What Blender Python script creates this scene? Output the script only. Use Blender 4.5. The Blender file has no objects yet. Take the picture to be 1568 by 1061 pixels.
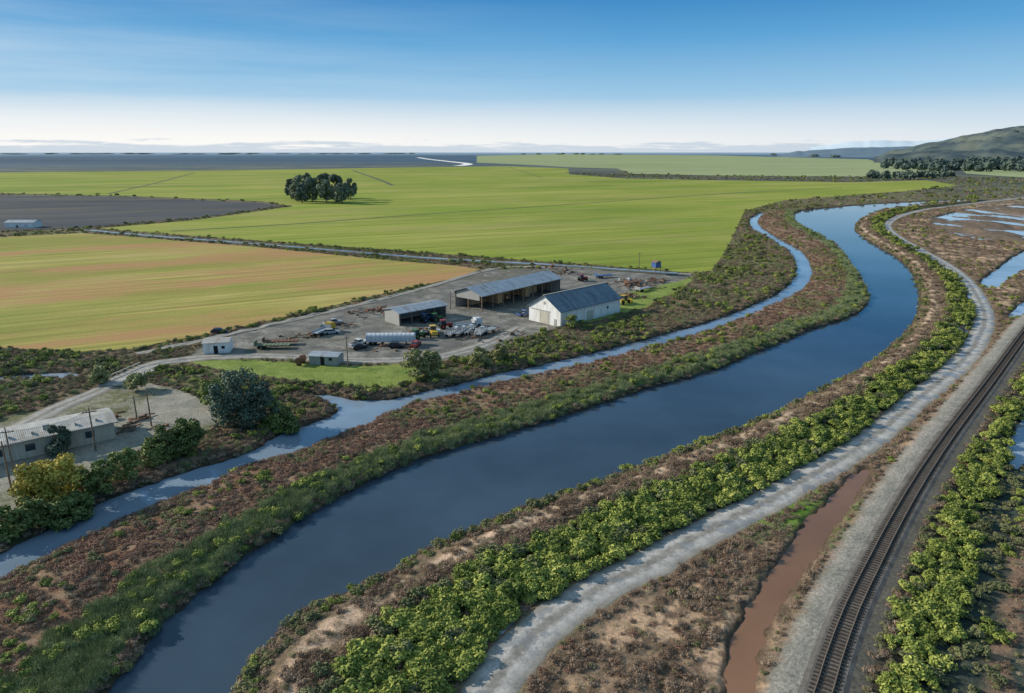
import bpy, math, random
import numpy as np
from mathutils import Vector, Matrix
from mathutils.geometry import tessellate_polygon
random.seed(7); rng=np.random.default_rng(7)
S=bpy.context.scene
W0,H0,F=1568.0,1061.0,1060.0
CAMH=50.0
PITCH=math.atan(298/F); CP,SP=math.cos(PITCH),math.sin(PITCH)
def P(u,v,z=0.0):
    a=(u-W0/2)/F; b=(v-H0/2)/F
    k=(CAMH-z)/(SP+CP*b)
    return (a*k,(CP-SP*b)*k)
def PL(pts,z=0.0): return np.array([P(u,v,z) for u,v in pts])
def smooth(pl,n=2,closed=False):
    pl=np.asarray(pl); N=len(pl); out=[]
    rngi=range(N if closed else N-1)
    for i in rngi:
        if closed: p0,p1,p2,p3=pl[i-1],pl[i],pl[(i+1)%N],pl[(i+2)%N]
        else: p0,p1,p2,p3=pl[max(i-1,0)],pl[i],pl[i+1],pl[min(i+2,N-1)]
        for j in range(n):
            t=j/n
            out.append(.5*((2*p1)+(p2-p0)*t+(2*p0-5*p1+4*p2-p3)*t*t+(3*p1-p0-3*p2+p3)*t**3))
    if not closed: out.append(pl[-1])
    return np.array(out)
# ---------------- noise
def h2(ix,iy,s):
    n=(ix.astype(np.int64)*374761393+iy.astype(np.int64)*668265263+s*1274126177)&0xffffffff
    n=((n^(n>>13))*1274126177)&0xffffffff
    return ((n^(n>>16))&0xffff)/65535.0
def vn(x,y,s=0):
    ix=np.floor(x);iy=np.floor(y);fx=x-ix;fy=y-iy
    fx=fx*fx*(3-2*fx);fy=fy*fy*(3-2*fy)
    a=h2(ix,iy,s);b=h2(ix+1,iy,s);c=h2(ix,iy+1,s);d=h2(ix+1,iy+1,s)
    return (a*(1-fx)+b*fx)*(1-fy)+(c*(1-fx)+d*fx)*fy
def fbm(x,y,s=0,o=4):
    r=0;a=.5;t=0
    for i in range(o):
        r=r+a*vn(x,y,s+i*17);t+=a;a*=.5;x=x*2.03+5.1;y=y*2.03+3.7
    return r/t
def ss(a,b,x):
    t=np.clip((x-a)/(b-a),0,1);return t*t*(3-2*t)
def dist(x,y,pl):
    best=np.full(x.shape,1e12,dtype=np.float64)
    for (ax,ay),(bx,by) in zip(pl[:-1],pl[1:]):
        dx,dy=bx-ax,by-ay;L=dx*dx+dy*dy+1e-9
        t=np.clip(((x-ax)*dx+(y-ay)*dy)/L,0,1)
        q=(x-ax-t*dx)**2+(y-ay-t*dy)**2
        np.minimum(best,q,out=best)
    return np.sqrt(best)
def inside(x,y,poly):
    r=np.zeros(x.shape,bool)
    mnx,mny=poly.min(0);mxx,mxy=poly.max(0)
    m=np.nonzero((x>=mnx)&(x<=mxx)&(y>=mny)&(y<=mxy))[0]
    if len(m)==0:return r
    X=x[m];Y=y[m];c=np.zeros(X.shape,bool)
    n=len(poly)
    for i in range(n):
        ax,ay=poly[i];bx,by=poly[(i+1)%n]
        if ay==by: continue
        c^=((ay>Y)!=(by>Y))&(X<(bx-ax)*(Y-ay)/(by-ay)+ax)
    r[m]=c
    return r
# ---------------- lines traced in image pixels, projected onto ground and water planes
WL=-0.8; WM=-.25
RL=smooth(PL([(60,1180),(165,1061),(215,1000),(265,940),(330,890),(400,835),(480,785),(550,745),(640,705),(740,675),(830,648),(900,625),(1000,592),(1090,568),(1170,535),(1240,505),(1290,490),(1325,470),(1328,445),(1310,415),(1297,395),(1280,375),(1255,360),(1225,345),(1215,332),(1225,323),(1270,318),(1340,312),(1420,308),(1480,305)],WL))
RR=smooth(PL([(300,1180),(350,1061),(375,1025),(410,985),(450,950),(510,915),(575,885),(640,850),(700,822),(760,795),(830,768),(900,745),(980,715),(1070,680),(1140,655),(1180,635),(1240,605),(1300,575),(1345,545),(1385,510),(1403,480),(1407,450),(1398,420),(1370,392),(1330,370),(1308,350),(1318,335),(1350,322),(1400,316),(1475,309)],WL))
SU=smooth(PL([(-200,925),(0,847),(60,820),(120,785),(180,760),(240,738),(300,719),(350,704),(400,684),(430,664),(470,651),(505,638),(517,628),(500,616),(465,606),(500,605),(545,614),(600,612),(640,602),(680,594),(740,578),(800,565),(880,548),(960,528),(1040,506),(1110,485),(1170,460),(1208,437),(1220,410),(1208,385),(1178,365),(1152,350),(1148,335),(1165,325)],WL))
SL=smooth(PL([(-200,985),(0,890),(80,850),(160,810),(240,775),(320,742),(380,714),(440,699),(500,676),(550,655),(600,632),(650,615),(690,607),(740,594),(800,580),(880,562),(960,542),(1040,520),(1100,502),(1160,477),(1215,452),(1240,430),(1243,410),(1227,385),(1197,368),(1168,350),(1160,338),(1172,326)],WL))
RD=smooth(PL([(715,1150),(750,1061),(775,1020),(815,975),(860,940),(910,905),(960,880),(1010,855),(1060,825),(1120,795),(1180,765),(1240,730),(1300,695),(1350,660),(1400,615),(1450,575),(1480,545),(1500,515),(1508,485),(1497,455),(1475,425),(1440,400),(1400,378),(1370,360),(1358,345),(1375,332),(1410,322),(1460,315),(1568,303),(1700,297)]))
RW=smooth(PL([(1215,1200),(1262,1061),(1274,1020),(1303,940),(1337,870),(1373,800),(1414,730),(1458,665),(1507,600),(1547,545),(1582,497),(1640,430),(1720,370),(1850,320)]))
MUD=smooth(PL([(1095,1150),(1104,1061),(1110,985),(1125,955),(1156,905),(1181,870),(1206,840),(1218,810),(1258,770),(1295,733),(1320,717),(1337,722),(1326,745),(1294,790),(1274,820),(1255,850),(1225,890),(1200,930),(1176,980),(1162,1030),(1156,1061),(1155,1150)],WM),2,True)
riverP=np.vstack([RL,RR[::-1]]); sloughP=np.vstack([SU,SL[::-1]])
leftLev=np.vstack([SL,RL[::-1],PL([(-250,1180)])])
rightLev=np.vstack([RR,PL([(1568,300)]),RD[-2::-1]])
midP=np.vstack([RD,RW[::-1]])
rightP=np.vstack([RW,PL([(2600,330),(3500,700),(1700,1300)])])
yardP=smooth(PL([(290,546),(330,520),(400,503),(480,482),(560,465),(640,442),(720,418),(800,411),(900,411),(1000,415),(1062,420),(1040,430),(960,472),(900,488),(860,500),(790,520),(740,542),(650,553),(540,556),(420,549),(330,550)]),2,True)
yard2P=smooth(PL([(-200,735),(0,640),(60,628),(150,592),(200,583),(270,595),(320,620),(330,650),(290,668),(240,680),(180,705),(100,745),(0,790),(-200,850)]),2,True)
lawnP=smooth(PL([(290,553),(400,552),(540,560),(630,558),(650,572),(610,592),(520,590),(430,580),(350,568)]),2,True)
lawn2P=smooth(PL([(860,470),(950,450),(1040,430),(1062,424),(1050,436),(990,470),(920,490),(880,494)]),2,True)
pondP=PL([(1420,334),(1480,319),(1568,312),(1700,314),(1700,372),(1568,370),(1500,366),(1445,354)])
w2P=smooth(PL([(1640,360),(1568,385),(1540,403),(1503,430),(1510,443),(1532,438),(1568,412),(1650,385)],WL),2,True)
w3P=smooth(PL([(1640,560),(1580,620),(1550,665),(1545,705),(1558,722),(1590,675),(1650,600)],WL),2,True)
w4P=smooth(PL([(-60,574),(0,577),(60,573),(105,571),(120,577),(60,580),(0,583),(-60,582)],WL),2,True)
w5P=smooth(PL([(1640,400),(1575,455),(1548,480),(1552,488),(1590,465),(1650,420)],WL),2,True)
F1=PL([(-700,375),(0,363),(125,357),(240,366),(400,379),(600,399),(700,407),(735,413),(700,425),(600,447),(480,475),(400,494),(330,510),(240,526),(215,534),(120,539),(0,533),(-700,530)])
F2=PL([(150,350),(300,337),(448,316),(400,308),(200,300),(0,296),(-700,293),(-700,264.5),(0,264),(350,261),(640,256),(780,254.5),(870,258),(872,267),(960,273.5),(1100,276),(1300,279),(1420,276),(1468,284),(1400,292),(1300,299),(1200,307),(1140,323),(1128,350),(1112,383),(1090,415),(1060,418),(950,409),(850,402),(600,383),(400,369),(240,357)])
F3=PL([(730,238.5),(850,236),(1100,238),(1330,244),(1350,250),(1440,262),(1420,271),(1300,270.5),(1100,269),(965,266),(945,258),(880,256.5),(820,253),(730,249)])
F4=PL([(-700,296),(0,299.5),(200,302),(400,311),(435,315),(300,334),(120,349),(0,354),(-700,360)])
F5=PL([(1470,258),(1568,262),(1800,262),(1800,272),(1568,272),(1480,266)])
small=[w2P,w3P,w4P,w5P]
def zones(x,y):
    z={}
    z['rl']=dist(x,y,RL);z['rr']=dist(x,y,RR);z['su']=dist(x,y,SU);z['sl']=dist(x,y,SL)
    z['rd']=dist(x,y,RD);z['rw']=dist(x,y,RW)
    z['R']=inside(x,y,riverP);z['S']=inside(x,y,sloughP);z['M']=inside(x,y,MUD)
    z['mud']=dist(x,y,np.vstack([MUD,MUD[:1]]))
    z['LL']=inside(x,y,leftLev)&~z['R']&~z['S'];z['RLv']=inside(x,y,rightLev)&~z['R']
    z['mid']=inside(x,y,midP)&~z['RLv'];z['rt']=inside(x,y,rightP)
    z['yard']=inside(x,y,yardP);z['yard2']=inside(x,y,yard2P);z['lawn']=inside(x,y,lawnP)|inside(x,y,lawn2P)
    z['pond']=inside(x,y,pondP)
    z['F']=inside(x,y,F1)|inside(x,y,F2)|inside(x,y,F3)|inside(x,y,F4)|inside(x,y,F5)
    sd=np.minimum(z['rl'],z['rr']);z['sdR']=np.where(z['R'],-sd,sd)
    sd=np.minimum(z['su'],z['sl']);z['sdS']=np.where(z['S'],-sd,sd)
    z['sdM']=np.where(z['M'],-z['mud'],z['mud'])
    s=np.full(x.shape,1e6)
    for w in small:
        d=dist(x,y,np.vstack([w,w[:1]]));d=np.where(inside(x,y,w),-d,d);s=np.minimum(s,d)
    z['sdW']=s
    return z
def height(x,y,z):
    wob=(fbm(x*.35,y*.35,3,3)-.5)*2.2
    h=np.zeros(x.shape)
    flat=z['F']|z['yard']|z['yard2']|z['lawn']
    nz=(fbm(x*.25,y*.25,9,4)-.5)*.9*ss(3.2,7,z['rd'])*ss(3,7,z['rw'])
    r=np.hypot(x,y)
    h=h+np.where(flat,-.05,nz*(1-ss(400,900,r)))
    tL=z['rl']/(z['rl']+z['sl']+1e-6);tR=z['rr']/(z['rr']+z['rd']+1e-6)
    h=h+np.where(z['LL'],.7*np.sin(np.pi*np.clip(tL,0,1))**2,0)
    h=h+np.where(z['RLv'],1.0*ss(.05,.25,tR)*(1-ss(.4,.8,tR)),0)
    h=h+.55*(1-ss(3.0,6.5,z['rw']))
    h=h-.35*np.where(z['RLv'],(1-ss(0,1.6,abs(z['rd']-4.4))),0)
    h=np.where((z['mud']<6),np.maximum(h,-.02),h)
    for k,lv in (('sdR',WL),('sdS',WL),('sdW',WL)):
        sd=z[k]+wob*.7
        c=lv+np.clip(sd*.55,-1.3,30)
        h=np.minimum(h,np.maximum(c,-3))
    sd=z['sdM']+.35+(fbm(x*.5,y*.5,13,3)-.5)*1.6
    h=np.minimum(h,WM+np.clip(sd*.5,-.8,30))
    h=np.where((~z['M'])&(z['mud']<4),np.maximum(h,WM+.04),h)
    pn=fbm(x*.06,y*.02,31,5)
    h=np.where(z['pond'],WL+(pn-.51)*8,h)
    return h
# ---------------- materials
def mat(name,rough=.8,spec=.3):
    m=bpy.data.materials.new(name);m.use_nodes=True
    b=m.node_tree.nodes['Principled BSDF'];b.inputs['Roughness'].default_value=rough
    b.inputs['Specular IOR Level'].default_value=spec
    return m,m.node_tree,b
def N(nt,t,**k):
    n=nt.nodes.new(t)
    for a,v in k.items(): setattr(n,a,v)
    return n
def noise(nt,vec,scale,detail=4,rough=.6):
    n=N(nt,'ShaderNodeTexNoise');n.inputs['Scale'].default_value=scale;n.inputs['Detail'].default_value=detail;n.inputs['Roughness'].default_value=rough
    if vec is not None: nt.links.new(vec,n.inputs['Vector'])
    return n.outputs['Fac']
def ramp(nt,fac,stops):
    r=N(nt,'ShaderNodeValToRGB');e=r.color_ramp.elements
    while len(e)<len(stops): e.new(.5)
    for el,(p,c) in zip(e,stops): el.position=p;el.color=(c[0],c[1],c[2],1)
    nt.links.new(fac,r.inputs['Fac']);return r.outputs['Color']
def mix(nt,a,b,fac,bt='MIX'):
    m=N(nt,'ShaderNodeMix',data_type='RGBA',blend_type=bt)
    for s,v in ((m.inputs[0],fac),(m.inputs[6],a),(m.inputs[7],b)):
        if hasattr(v,'is_output'): nt.links.new(v,s)
        else: s.default_value=v if not isinstance(v,tuple) else (v+(1,) if len(v)==3 else v)
    return m.outputs[2]
def mthn(nt,op,a,b_=None,c_=None):
    m=N(nt,'ShaderNodeMath',operation=op)
    for i,v in enumerate((a,b_,c_)):
        if v is None: continue
        if hasattr(v,'is_output'): nt.links.new(v,m.inputs[i])
        else: m.inputs[i].default_value=v
    return m.outputs[0]
def bump(nt,b,h,st=.4,d=.1):
    n=N(nt,'ShaderNodeBump');n.inputs['Strength'].default_value=st;n.inputs['Distance'].default_value=d
    nt.links.new(h,n.inputs['Height']);nt.links.new(n.outputs[0],b.inputs['Normal'])
def pos(nt,scale=None,rot=0):
    g=N(nt,'ShaderNodeNewGeometry').outputs['Position']
    if scale is None and rot==0:return g
    m=N(nt,'ShaderNodeMapping');m.inputs['Rotation'].default_value=(0,0,rot);nt.links.new(g,m.inputs['Vector'])
    if scale is None:return m.outputs[0]
    q=N(nt,'ShaderNodeMapping');q.inputs['Scale'].default_value=scale;nt.links.new(m.outputs[0],q.inputs['Vector']);return q.outputs[0]
def simple(name,c,rough=.8,var=.25,scale=3,metal=0,spec=.3):
    m,nt,b=mat(name,rough,spec);b.inputs['Metallic'].default_value=metal
    tc=N(nt,'ShaderNodeTexCoord').outputs['Object']
    f=noise(nt,tc,scale,5)
    c1=tuple(x*(1-var) for x in c);c2=tuple(min(1,x*(1+var)) for x in c)
    nt.links.new(ramp(nt,f,[(.3,c1),(.7,c2)]),b.inputs['Base Color']);return m
# ground
gm,nt,b=mat('scrubland_ground',.95,.1)
at=N(nt,'ShaderNodeVertexColor',layer_name='Col').outputs['Color']
p=pos(nt);f1=noise(nt,p,2.2,7,.75);f2=noise(nt,p,.25,5,.6)
c=mix(nt,at,ramp(nt,f1,[(.3,(.4,.4,.4)),(.55,(1.1,1.1,1.1)),(.75,(1.8,1.7,1.6))]),.85,'MULTIPLY')
c=mix(nt,c,ramp(nt,f2,[(.35,(.75,.8,.75)),(.65,(1.3,1.25,1.2))]),.7,'MULTIPLY')
nt.links.new(c,b.inputs['Base Color']);bump(nt,b,f1,.8,.3)
# water
def water(name,c,rough=.06,bs=.12,sc=1.2,v=.28):
    m,nt,b=mat(name,rough,.5);b.inputs['IOR'].default_value=1.33
    p=pos(nt,(1,1.6,1));f=noise(nt,p,sc,3,.5);g=noise(nt,pos(nt),.02,5)
    c1=tuple(x*(1-v) for x in c);c2=tuple(x*(1+v) for x in c)
    nt.links.new(ramp(nt,g,[(.35,c1),(.65,c2)]),b.inputs['Base Color']);bump(nt,b,f,bs,.03);return m
riverM=water('river_water',(.046,.072,.105),.07,.2,.8);slM=water('slough_water',(.21,.28,.36),.08,.2)  # slough base colour lightened to stand in for bright sky reflection
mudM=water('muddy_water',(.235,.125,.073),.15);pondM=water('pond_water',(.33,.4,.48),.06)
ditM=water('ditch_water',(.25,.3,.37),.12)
# fields
def fieldmat(name,stops,rot,bare,bt=(.46,.6),k2=.7,lines=.35,lsc=.045,ps=.012,bare2=None):
    m,nt,b=mat(name,.95,.1)
    f=noise(nt,pos(nt,(.35,1,1),rot),ps,8,.7)
    c=ramp(nt,f,stops)
    st=noise(nt,pos(nt,(.015,1,1),rot),.2,5,.75)
    c=mix(nt,c,ramp(nt,st,[(.38,(.66,.7,.62)),(.5,(1,1,1)),(.62,(1.3,1.24,1.2))]),.8,'MULTIPLY')
    g=noise(nt,pos(nt,(.3,1,1),rot),ps*1.8,8,.72)
    c=mix(nt,c,bare,mthn(nt,'MULTIPLY',ramp(nt,g,[(bt[0],(0,0,0)),(bt[1],(1,1,1))]),k2))
    if bare2:
        g2=noise(nt,pos(nt,(.4,1,1),rot+.06),ps*.9+.003,7,.68)
        c=mix(nt,c,bare2,mthn(nt,'MULTIPLY',ramp(nt,g2,[(.5,(0,0,0)),(.62,(1,1,1))]),k2))
    w=N(nt,'ShaderNodeTexWave');w.bands_direction='Y';w.inputs['Scale'].default_value=lsc;w.inputs['Distortion'].default_value=.6;w.inputs['Detail'].default_value=2;w.inputs['Detail Scale'].default_value=.2
    nt.links.new(pos(nt,None,rot),w.inputs['Vector'])
    c=mix(nt,c,ramp(nt,w.outputs['Fac'],[(0,(.6,.64,.6)),(.12,(1,1,1))]),lines,'MULTIPLY')
    h=noise(nt,pos(nt),1.5,5,.7)
    c=mix(nt,c,ramp(nt,h,[(.3,(.7,.7,.7)),(.7,(1.25,1.25,1.25))]),.6,'MULTIPLY')
    nt.links.new(c,b.inputs['Base Color']);bump(nt,b,h,.5,.1);return m
m1=fieldmat('dry_crop',[(.35,(.25,.26,.055)),(.5,(.37,.33,.09)),(.65,(.49,.40,.15))],-.5,(.46,.25,.12),(.46,.58),.85,.35,.05,.012,(.26,.28,.055))
m2=fieldmat('green_crop',[(.35,(.19,.25,.04)),(.5,(.28,.32,.055)),(.65,(.40,.39,.095))],-.42,(.42,.36,.13),(.48,.62),.6,.35,.03,.007,(.2,.3,.035))
m3=fieldmat('distant_crop',[(.35,(.27,.33,.15)),(.65,(.39,.42,.22))],-.4,(.33,.34,.22),(.5,.62),.7,.2,.01,.003)
m4=fieldmat('ploughed_soil',[(.3,(.06,.07,.085)),(.7,(.11,.115,.12))],-.4,(.15,.13,.10),(.48,.62),.8,.4,.05,.01)
# ---------------- mesh helpers
def mesh_obj(name,v,f,mats,mi=None,parent=None,smooth_=False):
    me=bpy.data.meshes.new(name);me.from_pydata([tuple(map(float,p)) for p in v],[],[tuple(map(int,q)) for q in f])
    for m in (mats if isinstance(mats,list) else [mats]): me.materials.append(m)
    if mi is not None: me.polygons.foreach_set('material_index',np.array(mi,dtype=np.int32))
    if smooth_: me.polygons.foreach_set('use_smooth',np.ones(len(me.polygons),bool))
    me.update();o=bpy.data.objects.new(name,me);S.collection.objects.link(o)
    if parent: o.parent=parent
    return o
def quads_mesh(name,V,nf,mats,mi=None):
    me=bpy.data.meshes.new(name);me.vertices.add(nf*4);me.vertices.foreach_set('co',V.astype(np.float32).ravel())
    me.loops.add(nf*4);me.loops.foreach_set('vertex_index',np.arange(nf*4,dtype=np.int32))
    me.polygons.add(nf);me.polygons.foreach_set('loop_start',np.arange(0,nf*4,4,dtype=np.int32));me.polygons.foreach_set('loop_total',np.full(nf,4,np.int32))
    for m in mats: me.materials.append(m)
    if mi is not None: me.polygons.foreach_set('material_index',mi.astype(np.int32))
    me.update(calc_edges=True);return me
def sheet(name,poly,z,m):
    pts=[Vector((x,y,z)) for x,y in poly]
    t=tessellate_polygon([pts]);tris=[]
    for a,b_,c in t:
        n=(pts[b_]-pts[a]).cross(pts[c]-pts[a]);tris.append((a,b_,c) if n.z>0 else (a,c,b_))
    return mesh_obj(name,pts,tris,m)
def offs(pl,d):
    pl=np.asarray(pl);t=np.gradient(pl,axis=0);t/=np.linalg.norm(t,axis=1)[:,None]+1e-9
    return pl+np.stack([-t[:,1],t[:,0]],1)*d
def resample(pl,step):
    s=np.r_[0,np.cumsum(np.linalg.norm(np.diff(pl,axis=0),axis=1))]
    q=np.arange(0,s[-1],step);return np.stack([np.interp(q,s,pl[:,0]),np.interp(q,s,pl[:,1])],1)
# ---------------- terrain grid
az=np.r_[np.radians(np.linspace(-180,-50,40,endpoint=False)),np.radians(np.linspace(-50,50,900)),np.radians(np.linspace(50,180,41))[1:]]
rr_=np.r_[np.geomspace(20,2500,760,endpoint=False),np.geomspace(2500,60000,60)]
A,R=np.meshgrid(az,rr_);X=(R*np.sin(A)).ravel();Y=(R*np.cos(A)).ravel()
Z=zones(X,Y);Hh=height(X,Y,Z)
def C(*c): return np.array(c)
def lerp(a,b_,t): return a*(1-t[:,None])+b_*t[:,None]
def ground_color(x,y,z,h):
    r=np.hypot(x,y)
    n1=fbm(x*.06,y*.06,41,5);n2=fbm(x*.3,y*.3,51,4);n3=fbm(x*.012,y*.012,61,4);n4=fbm(x*.9,y*.9,71,3);n5=fbm(x*.11,y*.11,91,4)
    n24=n2*.5+n4*.5
    col=lerp(C(.17,.13,.085),C(.14,.15,.06),ss(.45,.6,n1))
    col=lerp(col,C(.28,.21,.14),ss(.5,.65,n24)*.7)
    t=z['rl']/(z['rl']+z['sl']+1e-6)
    c=lerp(C(.20,.115,.075),C(.30,.21,.145),ss(.42,.6,n24));c=lerp(c,C(.15,.15,.065),ss(.5,.62,n5)*.75)
    c=lerp(c,C(.12,.17,.06),1-ss(.12,.32,t+(n2-.5)*.2))
    col=np.where(z['LL'][:,None],c,col)
    t=z['rr']/(z['rr']+z['rd']+1e-6)
    c=lerp(C(.15,.115,.075),C(.25,.18,.125),n24)
    c=lerp(c,C(.58,.42,.31),ss(.16,.22,t)*(1-ss(.28,.34,t))*ss(.48,.56,n24))
    c=lerp(c,C(.07,.075,.035),ss(.4,.5,t)*(1-ss(.78,.85,t)))
    c=lerp(c,C(.40,.34,.27),ss(.86,.93,t)*ss(.42,.55,n24))
    col=np.where(z['RLv'][:,None],c,col)
    c=lerp(C(.17,.12,.085),C(.28,.20,.14),ss(.4,.6,n24));c=lerp(c,C(.58,.39,.26),ss(.53,.62,n1)*ss(.49,.56,n24)*ss(4,7,z['rd']))
    c=lerp(c,C(.25,.21,.13),1-ss(3,4.5,z['rd']+n24*2))
    gp=np.array(P(1190,770));g=np.hypot(x-gp[0],y-gp[1]);c=lerp(c,C(.16,.27,.045),(1-ss(6,16,g+n2*6)))
    c=lerp(c,C(.33,.305,.27),1-ss(5.2,6.6,z['rw']+n24*2.5))
    col=np.where(z['mid'][:,None],c,col)
    d=z['rw'];c=lerp(C(.075,.07,.05),C(.045,.07,.065),ss(6,9,d)*(1-ss(13,18,d+n2*6)))  # strip beside the rails: shrub shadow painted in as dark ground colour
    c=lerp(c,lerp(C(.28,.185,.13),C(.07,.085,.07),(np.sin(d*1.5+n2*5)*.5+.5)),ss(13,18,d+n2*6))
    c=lerp(c,C(.12,.15,.17),ss(.58,.64,n1)*ss(14,20,d))
    c=lerp(c,C(.24,.17,.115),ss(110,150,d))
    c=lerp(c,C(.13,.12,.105),1-ss(3.2,4,d))
    col=np.where((z['rt']&~z['mid'])[:,None],c,col)
    c=lerp(C(.17,.165,.155),C(.27,.255,.23),ss(.35,.65,n2*.6+n1*.4));c=lerp(c,C(.13,.125,.10),ss(.53,.66,n1)*.7)
    c=lerp(c,C(.38,.36,.33),ss(.56,.64,n5)*ss(.5,.6,n24)*.6)
    col=np.where(z['yard'][:,None],c,col)
    c=lerp(C(.18,.18,.10),C(.32,.30,.26),ss(.38,.55,n1));c=lerp(c,C(.4,.37,.32),ss(.5,.6,n24)*.5)
    col=np.where(z['yard2'][:,None],c,col)
    c=lerp(C(.17,.24,.045),C(.29,.33,.10),n24*1.4-.2);col=np.where(z['lawn'][:,None],c,col)
    w=np.minimum(np.minimum(z['sdR'],z['sdS']),z['sdW'])
    col=lerp(col,C(.06,.05,.038),(1-ss(.2,1.4,w)))
    col=lerp(col,C(.11,.075,.052),(1-ss(-.6,.7,z['sdM'])))
    col=lerp(col,lerp(C(.24,.16,.125),C(.11,.10,.075),n24*1.6-.3),z['pond']*1.0)
    c=lerp(C(.095,.11,.105),C(.15,.155,.11),ss(.4,.6,n3));c=lerp(c,C(.075,.125,.185),ss(1500,4500,r))  # far ground turns bluer with distance: haze put into the colour
    c=lerp(c,C(.26,.36,.47),ss(6000,22000,r))  # same painted haze, paler towards the horizon
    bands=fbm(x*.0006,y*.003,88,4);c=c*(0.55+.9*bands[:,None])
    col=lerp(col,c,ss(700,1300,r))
    return np.clip(col,0.01,.9)
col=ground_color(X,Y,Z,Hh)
nr,na=len(rr_),len(az)
idx=np.arange(nr*na).reshape(nr,na)
a=idx[:-1,:-1].ravel();b1=idx[:-1,1:].ravel();c1=idx[1:,1:].ravel();d1=idx[1:,:-1].ravel()
faces=np.stack([a,d1,c1,b1],1)
me=bpy.data.meshes.new('ground')
nv=nr*na+1;nf=len(faces)+(na-1)
co=np.zeros((nv,3),np.float32);co[:-1,0]=X;co[:-1,1]=Y;co[:-1,2]=Hh
tri=np.stack([idx[0,1:],idx[0,:-1],np.full(na-1,nv-1)],1)
def up(fc):
    v0,v1,v2=co[fc[0,0]],co[fc[0,1]],co[fc[0,2]]
    return np.cross(v1-v0,v2-v0)[2]>0
mid=faces[len(faces)//2:len(faces)//2+1]
if not up(mid): faces=faces[:,::-1]
if not up(tri[450:451]): tri=tri[:,::-1]
loops=np.r_[faces.ravel(),tri.ravel()].astype(np.int32)
me.loops.add(len(loops));me.loops.foreach_set('vertex_index',loops)
me.vertices.add(nv);me.vertices.foreach_set('co',co.ravel())
me.polygons.add(nf)
ls=np.r_[np.arange(len(faces))*4,len(faces)*4+np.arange(na-1)*3].astype(np.int32)
lt=np.r_[np.full(len(faces),4),np.full(na-1,3)].astype(np.int32)
me.polygons.foreach_set('loop_start',ls);me.polygons.foreach_set('loop_total',lt)
me.polygons.foreach_set('use_smooth',np.ones(nf,bool))
me.materials.append(gm);me.update(calc_edges=True)
ca=me.color_attributes.new('Col','FLOAT_COLOR','POINT')
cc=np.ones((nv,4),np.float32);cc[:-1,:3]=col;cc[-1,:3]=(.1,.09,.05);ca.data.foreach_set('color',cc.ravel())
g=bpy.data.objects.new('ground',me);S.collection.objects.link(g)
def Hat(p):
    p=np.atleast_2d(p);return height(p[:,0],p[:,1],zones(p[:,0],p[:,1]))
# ---------------- water sheets
sheet('river',np.vstack([offs(RL,3),offs(RR,-3)[::-1]]),WL,riverM)
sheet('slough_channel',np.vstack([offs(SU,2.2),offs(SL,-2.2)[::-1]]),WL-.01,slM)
sheet('muddy_channel',MUD,WM,mudM)
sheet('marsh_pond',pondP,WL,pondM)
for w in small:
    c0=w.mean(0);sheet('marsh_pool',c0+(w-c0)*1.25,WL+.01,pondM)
sheet('dry_crop_field',F1,.08,m1);sheet('green_crop_field',F2,.08,m2);sheet('green_crop_field',F3,.3,m3);sheet('ploughed_field',F4,.08,m4);sheet('green_crop_field',F5,.3,m3)
# ---------------- ribbons
def ribbon(name,pl,w,m,dz=.07,step=2,cross=(-.5,-.25,0,.25,.5),crown=.05,parent=None,jit=0,usez=True):
    c=resample(pl,step);t=np.gradient(c,axis=0);t/=np.linalg.norm(t,axis=1)[:,None];nrm=np.stack([-t[:,1],t[:,0]],1)
    k=len(cross);V=[]
    for i,s in enumerate(cross):
        ww=w+(jit*(fbm(np.arange(len(c))*.35*step/1.5,np.full(len(c),(7. if s<0 else 50.)),5,4)-.5)*2 if jit else 0)
        V.append(c+nrm*np.reshape(s*ww,(-1,1)) if jit else c+nrm*s*w)
    V=np.stack(V,1).reshape(-1,2)
    h=Hat(V) if usez else np.zeros(len(V))
    z=h+dz+np.tile([crown*(1-abs(2*s)**3) for s in cross],len(c))
    fs=[]
    for i in range(len(c)-1):
        for j in range(k-1): fs.append((i*k+j+1,i*k+j,(i+1)*k+j,(i+1)*k+j+1))
    o=mesh_obj(name,np.c_[V,z],fs,m,parent=parent)
    o.data.attributes.new('across','FLOAT','POINT').data.foreach_set('value',np.tile(np.array(cross,np.float32),len(c)))
    return o
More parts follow.
